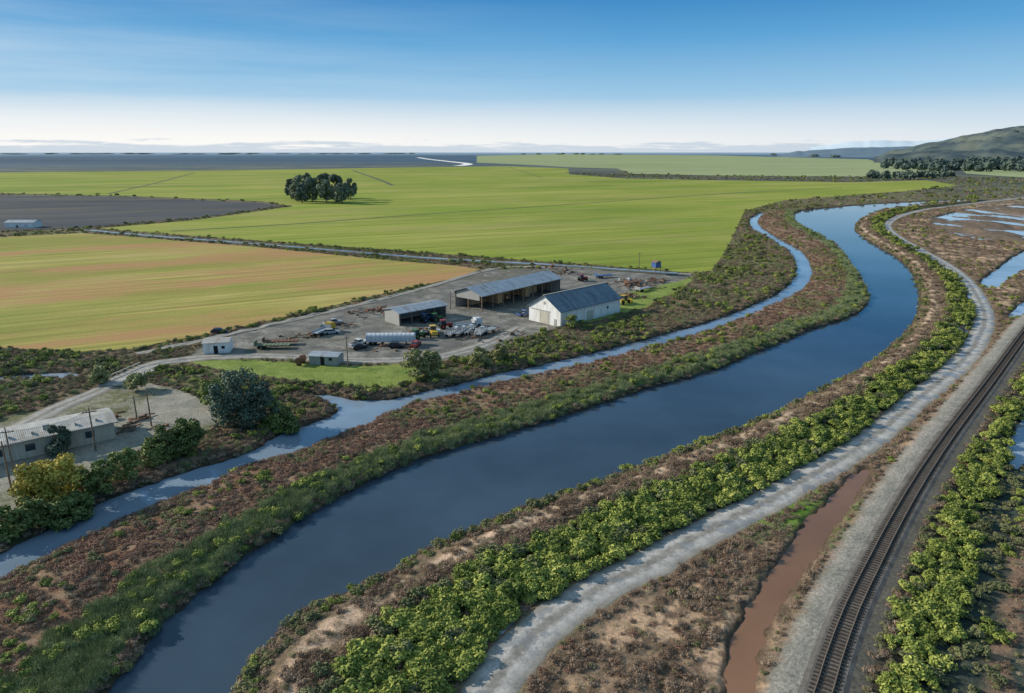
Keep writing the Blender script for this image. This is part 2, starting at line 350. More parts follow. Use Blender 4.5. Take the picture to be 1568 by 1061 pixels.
def trackmat(name,base,lo,edge,wet=True):
    m,nt,b=mat(name,.85,.3)
    ac=N(nt,'ShaderNodeAttribute',attribute_name='across').outputs['Fac']
    f=noise(nt,pos(nt),.45,7,.7);f2=noise(nt,pos(nt),5,5,.7);f3=noise(nt,pos(nt),.9,5,.65)
    c=ramp(nt,f,[(.34,lo),(.52,base),(.66,tuple(q*1.3 for q in base))])
    aa=mthn(nt,'ABSOLUTE',ac)
    aj=mthn(nt,'ADD',aa,mthn(nt,'MULTIPLY',mthn(nt,'SUBTRACT',f3,.5),.2))
    rut=ramp(nt,aj,[(.05,(.7,.68,.64)),(.14,(1.25,1.25,1.25)),(.24,(1.2,1.2,1.2)),(.34,(.85,.82,.76))])
    c=mix(nt,c,rut,.85,'MULTIPLY')
    c=mix(nt,c,edge,ramp(nt,aj,[(.38,(0,0,0)),(.46,(1,1,1))]))
    c=mix(nt,c,ramp(nt,f2,[(.3,(.65,.65,.65)),(.7,(1.25,1.25,1.25))]),.8,'MULTIPLY')
    if wet:
        g=noise(nt,pos(nt),.25,4,.6);k=ramp(nt,g,[(.54,(0,0,0)),(.58,(1,1,1))])
        c=mix(nt,c,(.17,.185,.2),mthn(nt,'MULTIPLY',k,.45))
        r=N(nt,'ShaderNodeMapRange');nt.links.new(k,r.inputs[0]);r.inputs[3].default_value=.85;r.inputs[4].default_value=.2;nt.links.new(r.outputs[0],b.inputs['Roughness'])
    nt.links.new(c,b.inputs['Base Color']);bump(nt,b,f2,.4,.05);return m
roadM=trackmat('gravel_road',(.38,.36,.335),(.25,.24,.22),(.2,.17,.115))
dirtM=trackmat('dirt_road',(.31,.295,.27),(.22,.21,.19),(.2,.18,.12),False)
plainD=simple('worn_concrete',(.36,.34,.31),.9,.25,.5)
cr9=(-.5,-.4,-.3,-.2,-.1,0,.1,.2,.3,.4,.5)
ribbon('gravel_road',RD,6.4,roadM,-.05,1.5,cr9,.17,jit=1.0)
acc=smooth(PL([(-250,770),(0,668),(80,628),(150,598),(215,566),(265,553),(320,547),(420,545),(560,552),(680,545),(760,520),(800,500)]),3)
ribbon('farm_access_road',acc,5.8,dirtM,-.03,2,cr9,.18,jit=1.0)
fr=smooth(PL([(215,545),(300,528),(400,505),(500,482),(600,458),(680,436),(740,418),(800,410),(950,416),(1060,422)]),3)
ribbon('field_track',offs(fr,3),3.4,dirtM,.1,2,cr9,jit=1.2)
can=smooth(PL([(130,352),(240,362),(400,374),(600,391),(700,398),(850,406),(950,413),(1040,419)]),2)
bankM=simple('ditch_bank',(.10,.10,.06),.95,.35,.3)
ribbon('canal_bank',can,9,bankM,.1,5,usez=False)
ribbon('irrigation_canal',can,2.6,ditM,.2,5,usez=False,jit=1.2)
for pts,w in (([(262,354),(450,343),(610,331),(800,318),(1000,304),(1150,294),(1290,287)],3.5),([(540,261),(575,273),(602,284)],7),([(298,264.5),(240,280),(165,297)],5),([(448,316),(350,318),(200,326)],2.5),([(780,256),(830,272)],3)):
    ribbon('field_ditch',smooth(PL(pts),2),w,bankM,.16,8,usez=False,crown=0)
ribbon('distant_channel',smooth(PL([(640,241),(655,243.5),(690,247.5),(712,250),(716,252),(700,254)]),3),40,pondM,.35,15,usez=False,crown=0,jit=14)
ribbon('canal_bank',smooth(PL([(872,264),(900,261),(950,262),(960,268),(1100,272),(1300,273.5),(1430,274)]),3),30,bankM,.3,15,usez=False,crown=0)
for pts,w in (([(655,1075),(700,1018),(760,966),(822,916)],.9),([(880,885),(960,845),(1055,790),(1150,744),(1240,706)],.7),([(1487,452),(1482,490),(1465,522),(1448,545)],2.6)):
    ribbon('roadside_ditch',smooth(PL(pts),4),w,ditM,.06,1.0,jit=2.2,crown=0)
ribbon('wet_field_margin',smooth(PL([(-150,520),(0,522),(60,527),(120,531),(190,527)]),3),2.2,simple('wet_silt',(.42,.39,.31),.5,.3,.4),.12,2,jit=3,crown=0)
# ---------------- mesh builder
class MB:
    def __init__(s): s.v=[];s.f=[];s.m=[]
    def add(s,v,f,m=0,M=None):
        o=len(s.v)
        s.v+= [tuple(M@Vector(p)) if M else tuple(p) for p in v];s.f+=[tuple(i+o for i in q) for q in f];s.m+=[m]*len(f)
    def box(s,x0,x1,y0,y1,z0,z1,m=0,M=None):
        s.add([(x0,y0,z0),(x1,y0,z0),(x1,y1,z0),(x0,y1,z0),(x0,y0,z1),(x1,y0,z1),(x1,y1,z1),(x0,y1,z1)],[(3,2,1,0),(4,5,6,7),(0,1,5,4),(1,2,6,5),(2,3,7,6),(3,0,4,7)],m,M)
    def prism(s,prof,y0,y1,m=0,M=None):
        n=len(prof);s.add([(x,y0,z) for x,z in prof]+[(x,y1,z) for x,z in prof],[tuple(range(n)),tuple(range(2*n-1,n-1,-1))]+[((i+1)%n,i,i+n,(i+1)%n+n) for i in range(n)],m,M)
    def cyl(s,p0,p1,r0,r1,n=10,m=0,M=None):
        p0=Vector(p0);p1=Vector(p1);d=(p1-p0).normalized();u=d.orthogonal().normalized();w=d.cross(u);v=[]
        for p,r in((p0,r0),(p1,r1)):
            for i in range(n): a=2*math.pi*i/n;v.append(p+(u*math.cos(a)+w*math.sin(a))*r)
        s.add(v,[(i,(i+1)%n,n+(i+1)%n,n+i) for i in range(n)]+[tuple(range(n-1,-1,-1)),tuple(range(n,2*n))],m,M)
    def obj(s,name,mats,parent=None,M=None):
        o=mesh_obj(name,s.v,s.f,mats,s.m,parent)
        if M is not None:o.matrix_world=M
        return o
def xf(u,v,ang,z=0.0):
    x,y=P(u,v) ;return Matrix.Translation((x,y,z))@Matrix.Rotation(math.radians(ang),4,'Z')
# ---------------- railway
def gravelmat(name,c1,c2,c3,sc=4):
    m,nt,b=mat(name,.95,.2);f=noise(nt,pos(nt),.5,7,.7);f2=noise(nt,pos(nt),sc,6,.75)
    c=ramp(nt,f,[(.34,c1),(.5,c2),(.66,c3)]);c=mix(nt,c,ramp(nt,f2,[(.3,(.5,.5,.5)),(.7,(1.4,1.4,1.4))]),.85,'MULTIPLY');nt.links.new(c,b.inputs['Base Color']);bump(nt,b,f2,.6,.1);return m
ballM=gravelmat('ballast',(.10,.09,.08),(.155,.14,.125),(.21,.19,.17),6);tieM=simple('wood_tie',(.05,.04,.033),.9,.4,3)
railM=simple('rusty_rail',(.30,.21,.15),.4,.3,4,.4)
rail=bpy.data.objects.new('railway_track',None);S.collection.objects.link(rail)
c=resample(RW,1.5);hz=.6
def extr(name,pl,prof,m,parent,base):
    t=np.gradient(pl,axis=0);t/=np.linalg.norm(t,axis=1)[:,None];nrm=np.stack([-t[:,1],t[:,0]],1);k=len(prof)
    V=[]
    for i in range(len(pl)):
        for s,z in prof: q=pl[i]+nrm[i]*-s;V.append((q[0],q[1],base+z))
    fs=[(i*k+j,i*k+j+1,(i+1)*k+j+1,(i+1)*k+j) for i in range(len(pl)-1) for j in range(k-1)]
    return mesh_obj(name,V,fs,m,parent=parent)
extr('ballast',c,[(-3.4,-.5),(-1.55,.12),(1.55,.12),(3.2,-.5)],ballM,rail,hz)
for s in(-.72,.72): extr('rail',c,[(s-.07,.18),(s-.05,.36),(s+.05,.36),(s+.07,.18)],railM,rail,hz)
ct=resample(RW,.62);t=np.gradient(ct,axis=0);mb=MB()
for i in range(len(ct)):
    if np.hypot(*ct[i])>420: break
    M=Matrix.Translation((ct[i][0],ct[i][1],hz+random.uniform(-.01,.01)))@Matrix.Rotation(math.atan2(t[i][1],t[i][0])+random.uniform(-.03,.03),4,'Z')
    mb.box(-.12,.12,-1.3+random.uniform(-.08,.08),1.3,.08,.2,0,M)
mb.obj('ties',tieM,rail)
# ---------------- foliage
def leafmat(name,stops):
    m,nt,b=mat(name,.7,.2)
    oi=N(nt,'ShaderNodeObjectInfo').outputs['Random']
    tc=N(nt,'ShaderNodeTexCoord').outputs['Object'];n=noise(nt,tc,2.5,2,.6)
    geo=N(nt,'ShaderNodeNewGeometry').outputs['Random Per Island']
    a1=mthn(nt,'MULTIPLY_ADD',oi,.6,n);a2=mthn(nt,'MULTIPLY_ADD',geo,.35,a1)
    mr=N(nt,'ShaderNodeMapRange');mr.inputs[1].default_value=.35;mr.inputs[2].default_value=1.45;nt.links.new(a2,mr.inputs[0])
    nt.links.new(ramp(nt,mr.outputs[0],stops),b.inputs['Base Color']);return m
barkM=simple('bark',(.16,.12,.09),.95,.4,6)
def leaves(cen,nrm,size,asp=1.6):
    n=len(cen);r=rng.normal(size=(n,3));u=np.cross(nrm,r);u/=np.linalg.norm(u,axis=1)[:,None]+1e-9;w=np.cross(nrm,u)
    s=size[:,None];return np.stack([cen-u*s*asp/2,cen-w*s/2,cen+u*s*asp/2,cen+w*s/2],1).reshape(-1,3)
def unit(a): return a/(np.linalg.norm(a,axis=1)[:,None]+1e-9)
def dome(n,rad,h,leaf,lumps=7,up=.5):
    C0=[];
    for i in range(lumps):
        a=rng.uniform(0,6.28);q=rng.uniform(.15,.62)*rad
        C0.append((math.cos(a)*q,math.sin(a)*q,rng.uniform(.3,.62)*h,rng.uniform(.32,.5)*rad))
    C0=np.array(C0);k=rng.integers(0,lumps,n);d=unit(rng.normal(size=(n,3)));d[:,2]=np.abs(d[:,2])*1.0-.15
    rr=C0[k,3]*rng.uniform(.6,1.08,n)
    cen=C0[k,:3]+d*rr[:,None]*np.array([1,1,h/rad*.9]);cen[:,2]=np.maximum(cen[:,2],.02)
    nm=unit(d+rng.normal(size=(n,3))*.5+np.array([0,0,up]))
    return leaves(cen,nm,rng.uniform(.6,1.3,n)*leaf)
def blades(n,rad,h,w,lean=.25):
    a=rng.uniform(0,6.28,n);q=np.sqrt(rng.uniform(0,1,n))*rad;b0=np.stack([np.cos(a)*q,np.sin(a)*q,np.zeros(n)],1)
    tip=b0+np.c_[rng.normal(size=(n,2))*lean*h,rng.uniform(.6,1.1,n)*h];th=rng.uniform(0,3.14,n);s=np.stack([np.cos(th),np.sin(th),np.zeros(n)],1)*w
    return np.stack([b0-s/2,b0+s/2,tip+s*.15,tip-s*.15],1).reshape(-1,3)
greenL=leafmat('coyote_brush_leaves',[(0,(.055,.08,.02)),(.45,(.17,.215,.045)),(.75,(.30,.34,.07)),(1,(.47,.48,.13))])
darkL=leafmat('dark_shrub_leaves',[(0,(.055,.065,.035)),(.5,(.13,.145,.065)),(1,(.24,.25,.11))])
reedL=leafmat('reed_leaves',[(0,(.12,.155,.075)),(.5,(.24,.29,.135)),(1,(.40,.43,.22))])
brownL=leafmat('brown_scrub_twigs',[(0,(.105,.07,.05)),(.5,(.26,.18,.125)),(1,(.47,.35,.25))])
tanL=leafmat('dry_grass',[(0,(.24,.18,.11)),(.5,(.45,.36,.23)),(1,(.62,.52,.37))])
redL=leafmat('pickleweed',[(0,(.11,.06,.045)),(.5,(.26,.145,.10)),(1,(.40,.245,.175))])
olvL=leafmat('olive_marsh_leaves',[(0,(.09,.095,.045)),(.5,(.21,.205,.095)),(1,(.35,.33,.16))])
def proto(name,Vs,m):
    me=quads_mesh(name,Vs,len(Vs)//4,[m]);return bpy.data.objects.new(name,me)
PR={}
PR['coyote_brush_bushes']=[proto('coyote_brush',dome(430,1,1.15,.16,int(rng.integers(6,11))),greenL) for _ in range(6)]
PR['dark_shrubs']=[proto('dark_shrub',dome(320,1,1.2,.17,8),darkL) for _ in range(4)]
PR['green_reeds']=[proto('reed_clump',np.vstack([blades(130,.9,1.1,.06),dome(60,.9,.8,.13,5)]),reedL) for _ in range(4)]
PR['brown_scrub']=[proto('brown_scrub_clump',np.vstack([dome(170,.9,.7,.12,6),blades(40,.7,.9,.04,.35)]),brownL) for _ in range(4)]
PR['dry_grass_tufts']=[proto('dry_grass_tuft',blades(110,.7,.5,.05,.5),tanL) for _ in range(3)]
PR['pickleweed_mats']=[proto('pickleweed_mat',dome(180,1,.45,.12,8),redL) for _ in range(3)]
PR['olive_marsh_plants']=[proto('olive_marsh_plant',dome(200,.9,.65,.13,6),olvL) for _ in range(3)]
def scatter(name,x,y,z,s):
    protos=PR[name];n=len(x)
    col_=bpy.data.collections.new(name+'_variants')
    for o in protos: col_.objects.link(o)
    me=bpy.data.meshes.new(name);me.vertices.add(n);me.vertices.foreach_set('co',np.stack([x,y,z],1).astype(np.float32).ravel())
    for an,ty,va in (('scl','FLOAT',s.astype(np.float32)),('rz','FLOAT',rng.uniform(0,6.28,n).astype(np.float32)),('vi','INT',rng.integers(0,len(protos),n).astype(np.int32))):
        me.attributes.new(an,ty,'POINT').data.foreach_set('value',va)
    o=bpy.data.objects.new(name,me);S.collection.objects.link(o)
    ng=bpy.data.node_groups.new(name,'GeometryNodeTree');ng.interface.new_socket('Geometry',in_out='INPUT',socket_type='NodeSocketGeometry');ng.interface.new_socket('Geometry',in_out='OUTPUT',socket_type='NodeSocketGeometry')
    gi=ng.nodes.new('NodeGroupInput');go=ng.nodes.new('NodeGroupOutput');ip=ng.nodes.new('GeometryNodeInstanceOnPoints');ci=ng.nodes.new('GeometryNodeCollectionInfo')
    ci.inputs['Collection'].default_value=col_;ci.inputs['Separate Children'].default_value=True;ci.inputs['Reset Children'].default_value=True
    def att(nm,ty):
        a=ng.nodes.new('GeometryNodeInputNamedAttribute');a.data_type=ty;a.inputs['Name'].default_value=nm
        return [q for q in a.outputs if q.enabled and q.name=='Attribute'][0]
    cx=ng.nodes.new('ShaderNodeCombineXYZ');ng.links.new(att('rz','FLOAT'),cx.inputs[2])
    e2r=ng.nodes.new('FunctionNodeEulerToRotation');ng.links.new(cx.outputs[0],e2r.inputs[0])
    ip.inputs['Pick Instance'].default_value=True
    mp=ng.nodes.new('GeometryNodeMeshToPoints')
    ng.links.new(gi.outputs[0],mp.inputs[0]);ng.links.new(mp.outputs[0],ip.inputs['Points']);ng.links.new(ci.outputs[0],ip.inputs['Instance'])
    ng.links.new(att('vi','INT'),ip.inputs['Instance Index']);ng.links.new(e2r.outputs[0],ip.inputs['Rotation']);ng.links.new(att('scl','FLOAT'),ip.inputs['Scale'])
    ng.links.new(ip.outputs[0],go.inputs[0])
    o.modifiers.new('scatter','NODES').node_group=ng
xs=[];ys=[];ss_=[]
for r0,r1,dn,sc in ((30,130,3.0,1.0),(130,230,1.6,1.05),(230,400,.65,1.2),(400,750,.17,1.6),(750,1700,.012,3.0)):
    n=int(dn*.5*1.6*(r1*r1-r0*r0));r=np.sqrt(rng.uniform(r0*r0,r1*r1,n));a=rng.uniform(-.8,.8,n)
    xs.append(r*np.sin(a));ys.append(r*np.cos(a));ss_.append(np.full(n,sc))
x=np.concatenate(xs);y=np.concatenate(ys);sc=np.concatenate(ss_)
z=zones(x,y);h=height(x,y,z);r=np.hypot(x,y)
n1=fbm(x*.06,y*.06,41,5);n2=fbm(x*.3,y*.3,51,4);n4=fbm(x*.9,y*.9,71,3);n24=(n2+n4)/2;n5=fbm(x*.11,y*.11,91,4);n6=fbm(x*.15,y*.15,131,3)
dacc=dist(x,y,acc);dfr=dist(x,y,offs(fr,3));dcan=dist(x,y,can)
ok=(h>-.72)&(z['rd']>3.0)&((z['rw']>5.2)|(z['rt']&(z['rw']>3.2)))&~z['F']&(dacc>3.4)&(dfr>2.4)&(dcan>4)&(z['sdM']>.5)&~z['pond']
T=np.full(len(x),-1);scale=np.ones(len(x))
names=['coyote_brush_bushes','dark_shrubs','green_reeds','brown_scrub','dry_grass_tufts','pickleweed_mats','olive_marsh_plants']
def setT(m,p,t,lo,hi):
    mm=m&(T==-1)&(rng.uniform(size=len(x))<p);T[mm]=t;scale[mm]=lo+(hi-lo)*rng.uniform(size=mm.sum())**1.5
LLm=z['LL']&ok;t=z['rl']/(z['rl']+z['sl']+1e-6)+(n5-.5)*.2
setT(LLm&(z['rl']<1.5),.5,3,.6,1.0)
setT(LLm&(t<.31),.5,2,.6,1.0);setT(LLm&(t<.3),.1,6,.6,1.0);setT(LLm&(t<.3),.14,0,.6,1.3)
setT(LLm&(t>.92),.4,3,.6,1.0)
setT(LLm&(t>.27)&(n6>.55),.08,0,.5,1.1)
setT(LLm&(t>.27)&(n5>.53),.35,6,.5,.95);setT(LLm&(t>.27)&(n6<.52),.4,5,.6,1.1)
setT(LLm&(t>.27),.25,3,.45,.95);setT(LLm&(t>.27),.08,4,.5,.9);setT(LLm&(t>.27),.04,1,.4,.8);setT(LLm&(t>.27),.15,5,.5,.8)
RLm=z['RLv']&ok;t=z['rr']/(z['rr']+z['rd']+1e-6)+(n5-.5)*.10
setT(RLm&(t<.13),.14,1,.5,1.1);setT(RLm&(t<.13),.12,0,.5,1.0);setT(RLm&(t<.14),.25,6,.6,1.0);setT(RLm&(t<.14),.4,3,.6,1.0)
setT(RLm&(t>=.12)&(t<.4),.12,3,.5,.9);setT(RLm&(t>=.12)&(t<.4)&(n24<.5),.45,3,.6,1.1);setT(RLm&(t>=.12)&(t<.4)&(n24<.53),.12,6,.5,.9);setT(RLm&(t>=.12)&(t<.4),.12,4,.5,.9)
setT(RLm&(t>=.33)&(t<.47),.35,3,.9,1.5);setT(RLm&(t>=.36)&(t<.5),.08,1,.8,1.4)
setT(RLm&(t>=.44)&(t<.86),.34 ,0,.75,1.8);setT(RLm&(t>=.43)&(t<.84),.07,1,.8,1.6);setT(RLm&(t>=.43)&(t<.84),.15,3,.6,1.1)
setT(RLm&(t>=.8),.12,4,.5,.9);setT(RLm&(t>=.8),.12,6,.4,.7)
M_=z['mid']&ok
setT(M_&(z['rw']<9.5)&(z['rw']<z['rd'])&(z['sdM']>1.4),.26,0,.5,1.05);setT(M_&(z['rw']<9.5),.12,6,.4,.6)
setT(M_&(z['sdM']<2.5)&(z['rw']>z['rd']),.4,3,.5,.8);setT(M_&(z['sdM']<2.0)&(z['rw']<z['rd']),.2,4,.4,.6)
gp=np.array(P(1190,770));gd=np.hypot(x-gp[0],y-gp[1])
setT(M_&(gd<13),.3,2,.3,.5)
bare=(n1>.53)&(n24>.49)&(z['rd']>4)
setT(M_&~bare,.5,3,.45,1.0);setT(M_&~bare,.10,5,.6,.9);setT(M_&~bare,.08,6,.5,.9);setT(M_,.1,4,.4,.8);setT(M_,.06,3,.3,.6);setT(M_&(r>140),.08,0,.6,1.1)
Rm=z['rt']&ok&~z['mid']
setT(Rm&(z['rw']<5.2),.3,3,.5,.9);setT(Rm&(z['rw']<5.2),.12,1,.4,.8)
setT(Rm&(z['rw']>4)&(z['rw']<7.5+n5*4),.22,0,.8,1.6)
setT(Rm&(z['rw']>4)&(z['rw']<10+n5*6),.07,1,.6,1.1);setT(Rm&(z['rw']<12),.3,6,.5,.8)
setT(Rm&(z['rw']>=12)&(n1>.54),.07,0,.5,1.2)
setT(Rm&(np.sin(z['rw']*1.5+n2*5)<.1)&(z['rw']>14),.45,3,.4,.8)
setT(Rm&(z['rw']>=9),.12,6,.4,.7);setT(Rm&(z['rw']>=14),.12,4,.4,.7);setT(Rm&(z['rw']>=14),.10,5,.4,.8)
No=ok&~z['LL']&~z['RLv']&~z['mid']&~z['rt']&~z['yard']&~z['yard2']&~z['lawn']
setT(No&(z['sdS']<3.5),.45,3,.6,1.0)
setT(No&(n5>.54),.10,1,.7,1.3);setT(No&(n5>.48),.14,0,.6,1.3);setT(No,.25,6,.5,1.0);setT(No,.10,2,.4,.8);setT(No,.34,3,.5,1.0);setT(No,.08,5,.6,1.0);setT(No,.06,4,.5,.9)
Yd=(z['yard2'])&ok
setT(Yd&(n1<.42),.05,4,.3,.6)
Yd=(z['yard'])&ok
setT(Yd&(n5>.57),.06,4,.3,.6)
for i,nm in enumerate(names):
    k=T==i;scatter(nm,x[k],y[k],h[k]-.06,scale[k]*sc[k])
# ---------------- trees
def tree(name,u0,v0,ht,rad,m,nl=2600,leaf=.4,clumps=18,low=.25,tall=1.0,big=1.0):
    bx,by=P(u0,v0);hz=float(Hat([[bx,by]])[0]);mb=MB()
    pts=[Vector((0,0,-.3))];
    for i in range(1,6): pts.append(Vector((random.uniform(-.05,.05)*ht*i*.4,random.uniform(-.05,.05)*ht*i*.4,ht*.72*i/5)))
    r0=max(.12,ht*.028)
    for i in range(5): mb.cyl(pts[i],pts[i+1],r0*(1-i*.16),r0*(1-(i+1)*.16),8)
    cl=[]
    for i in range(clumps):
        zz=ht*(low+(1-low)*random.uniform(.08,.93));f=(zz/ht-low)/(1-low)
        env=math.sin(math.pi*min(1,.18+f*.74))**.7
        a=i*2.4+random.uniform(-.5,.5);q=rad*env*random.uniform(.3,.8)
        cpt=Vector((math.cos(a)*q,math.sin(a)*q,zz));cr_=rad*random.uniform(.28,.45)*(0.6+.4*env)*big
        cl.append((cpt,cr_))
        j=min(4,max(1,int(zz/ht/.72*5)-1));mb.cyl(pts[j],cpt,r0*.35,r0*.1,5)
    n=nl;k=rng.integers(0,clumps,n);cc=np.array([[*c_[0]] for c_ in cl]);cr2=np.array([c_[1] for c_ in cl])
    d=unit(rng.normal(size=(n,3)));d[:,2]=np.where(rng.uniform(size=n)<.4,np.abs(d[:,2]),d[:,2])
    cen=cc[k]+d*(cr2[k]*rng.uniform(.45,1.1,n)**.8)[:,None]*np.array([1,1,.8*tall]);cen[:,2]=np.maximum(cen[:,2],.3)
    V=leaves(cen,unit(d+rng.normal(size=(n,3))*.5+[0,0,.25]),rng.uniform(.6,1.3,n)*leaf)
    o=len(mb.v);q=[tuple(range(o+4*i,o+4*i+4)) for i in range(n)]
    mb.v+=[tuple(p_) for p_ in V];mb.f+=q;mb.m+=[1]*n
    ob=mb.obj(name,[barkM,m]);ob.location=(bx,by,hz);ob.rotation_euler[2]=random.uniform(0,6);return ob
oakL=leafmat('oak_leaves',[(0,(.05,.07,.025)),(.5,(.14,.18,.055)),(1,(.28,.32,.10))])
eucL=leafmat('eucalyptus_leaves',[(0,(.06,.085,.07)),(.5,(.13,.17,.12)),(1,(.24,.28,.17))])
pinL=leafmat('cypress_leaves',[(0,(.04,.065,.05)),(.5,(.10,.14,.10)),(1,(.18,.24,.16))])
yelL=leafmat('yellow_leaves',[(0,(.2,.16,.03)),(.5,(.46,.38,.07)),(1,(.65,.56,.14))])
wilL=leafmat('willow_leaves',[(0,(.10,.11,.045)),(.5,(.23,.24,.10)),(1,(.35,.36,.16))])
for u0,v0,ht,rd in ((455,308,26,9),(478,309,25,9),(500,311,23,9),(470,304,28,8),(515,309,27,10),(537,306,24,8),(497,303,29,9),(446,305,21,7),(524,312,20,8),(463,311,19,7)):
    tree('eucalyptus_tree',u0,v0,ht,rd,eucL,3400,1.4,20,.12,1.2,1.05)
for u0,v0,ht,rd,m,nm in ((372,650,10.5,6,pinL,'cypress_tree'),(350,655,8.5,4.5,pinL,'cypress_tree'),(400,652,8.5,4,pinL,'cypress_tree'),(326,622,5.5,2.6,oakL,'oak_tree'),(294,694,7,3,oakL,'oak_tree'),(262,702,6,3,oakL,'oak_tree'),(240,712,4.5,2.6,oakL,'oak_tree'),(194,735,5,2.6,oakL,'oak_tree'),(153,755,5,2.8,oakL,'oak_tree'),(100,795,4.2,2.8,oakL,'oak_tree'),(122,782,4.0,2.4,oakL,'oak_tree'),(50,806,4.0,2.8,oakL,'oak_tree'),(95,768,7.2,3.4,yelL,'autumn_tree'),(60,776,7,3.6,yelL,'autumn_tree'),(92,696,5.2,2.4,pinL,'cypress_tree'),(14,820,4.0,2.6,oakL,'oak_tree'),
   (640,582,7,3.6,wilL,'willow_tree'),(660,578,6,3.2,wilL,'willow_tree'),(735,562,5,3,wilL,'willow_tree'),(765,553,4,2.6,wilL,'willow_tree'),(875,503,4,2.2,oakL,'oak_tree'),(152,588,4,2.4,wilL,'willow_tree'),(210,597,3.5,2.5,wilL,'willow_tree'),(420,650,5,3,oakL,'oak_tree'),(440,656,4,2.6,oakL,'oak_tree')):
    tree(nm,u0,v0,ht,rd,m,3400 if ht>5 else 2200,.32,20,.06)
def treeline(name,items,m,leaf):
    Vs=[]
    for (u0,v0,ht,rad) in items:
        bx,by=P(u0,v0);n=160;d=unit(rng.normal(size=(n,3)));cen=np.array([bx,by,ht*.55])+d*np.array([rad,rad,ht*.5])*rng.uniform(.6,1.05,(n,1))
        Vs.append(leaves(cen,unit(d+rng.normal(size=(n,3))*.4),rng.uniform(.6,1.3,n)*leaf))
    V=np.vstack(Vs);o=bpy.data.objects.new(name,quads_mesh(name,V,len(V)//4,[m]));S.collection.objects.link(o)
farL=leafmat('distant_tree_leaves',[(0,(.055,.085,.085)),(.5,(.095,.135,.115)),(1,(.15,.19,.145))])
it=[]
for i in range(170):
    u0=random.uniform(1350,1660);v0=random.uniform(247,263)-max(0,(1450-u0))*.04
    it.append((u0,v0,random.uniform(14,27),random.uniform(8,16)))
for i in range(70): it.append((random.uniform(1480,1660),random.uniform(250,264),random.uniform(20,34),random.uniform(9,14)))
treeline('distant_trees',it,farL,6)
it=[(random.uniform(1180,1420),random.uniform(236,241),random.uniform(12,30),random.uniform(20,50)) for i in range(60)]+[(random.uniform(790,950),236.5,random.uniform(12,28),random.uniform(30,70)) for i in range(12)]+[(random.uniform(1330,1470),random.uniform(268,275),6,6) for i in range(25)]+[(random.uniform(0,640),random.uniform(235.6,236.4),random.uniform(10,30),random.uniform(80,220)) for i in range(50)]
treeline('distant_trees',it,farL,10)
# ---------------- buildings
def roofmat(name,c1,c2,sc=14,metal=.3,rust=(.2,.12,.08),rr=(.62,.8)):
    m,nt,b=mat(name,.5,.4);b.inputs['Metallic'].default_value=metal
    tc=N(nt,'ShaderNodeTexCoord').outputs['Object']
    w=N(nt,'ShaderNodeTexWave');w.inputs['Scale'].default_value=1.1;w.bands_direction='X';nt.links.new(tc,w.inputs['Vector'])
    mp=N(nt,'ShaderNodeMapping');mp.inputs['Scale'].default_value=(1,.25,.25);nt.links.new(tc,mp.inputs['Vector'])
    n=noise(nt,mp.outputs[0],.9,6,.7);c=ramp(nt,n,[(.3,c1),(.6,c2)])
    br=N(nt,'ShaderNodeTexBrick');br.inputs['Scale'].default_value=.35;br.inputs['Color1'].default_value=(1,1,1,1);br.inputs['Color2'].default_value=(.72,.75,.78,1);br.inputs['Mortar'].default_value=(.6,.6,.6,1);br.inputs['Mortar Size'].default_value=.008;nt.links.new(tc,br.inputs['Vector'])
    c=mix(nt,c,br.outputs['Color'],.8,'MULTIPLY')
    c=mix(nt,c,rust,ramp(nt,noise(nt,mp.outputs[0],.5,6,.7),[(rr[0],(0,0,0)),(rr[1],(1,1,1))]))
    nt.links.new(c,b.inputs['Base Color']);bump(nt,b,w.outputs['Fac'],.5,.05);return m
def wallmat(name,c,dirt=(.35,.3,.24)):
    m,nt,b=mat(name,.7,.3);tc=N(nt,'ShaderNodeTexCoord').outputs['Object']
    mp=N(nt,'ShaderNodeMapping');mp.inputs['Scale'].default_value=(1,1,.15);nt.links.new(tc,mp.inputs['Vector'])
    k=ramp(nt,noise(nt,mp.outputs[0],1.2,6,.7),[(.42,(0,0,0)),(.75,(.8,.8,.8))])
    nt.links.new(mix(nt,c,dirt,k),b.inputs['Base Color'])
    w=N(nt,'ShaderNodeTexWave');w.inputs['Scale'].default_value=1.2;nt.links.new(tc,w.inputs['Vector']);bump(nt,b,w.outputs['Fac'],.4,.04);return m
blueRoof=roofmat('weathered_slate_roof',(.12,.17,.21),(.22,.28,.33),rust=(.08,.11,.14),rr=(.48,.7));greyRoof=roofmat('galvanised_roof',(.34,.38,.42),(.5,.54,.58),rr=(.55,.75));paleRoof=roofmat('pale_membrane_roof',(.4,.38,.34),(.56,.53,.48),metal=0,rust=(.3,.26,.2),rr=(.5,.7))
whiteW=wallmat('white_corrugated_wall',(.85,.85,.83),(.5,.46,.38));creamW=wallmat('cream_wall',(.55,.52,.43));greyW=wallmat('grey_metal_wall',(.36,.37,.36));darkM=simple('dark_opening',(.02,.02,.02),.9);woodM=simple('timber',(.2,.15,.11),.9,.35,2);glassM=simple('window_glass',(.03,.05,.07),.1,.2,1,0,.6)
hayM=simple('hay',(.5,.36,.2),.95,.3,3)
def frame(Apx,Bpx):
    A=Vector(P(*Apx));B=Vector(P(*Bpx));d=B-A;return A,math.atan2(d.y,d.x),d.length
def empty(name,M):
    e=bpy.data.objects.new(name,None);e.matrix_world=M;S.collection.objects.link(e);return e
def part(mb,name,mats,par):
    return mesh_obj(name,mb.v,mb.f,mats,mb.m,par)
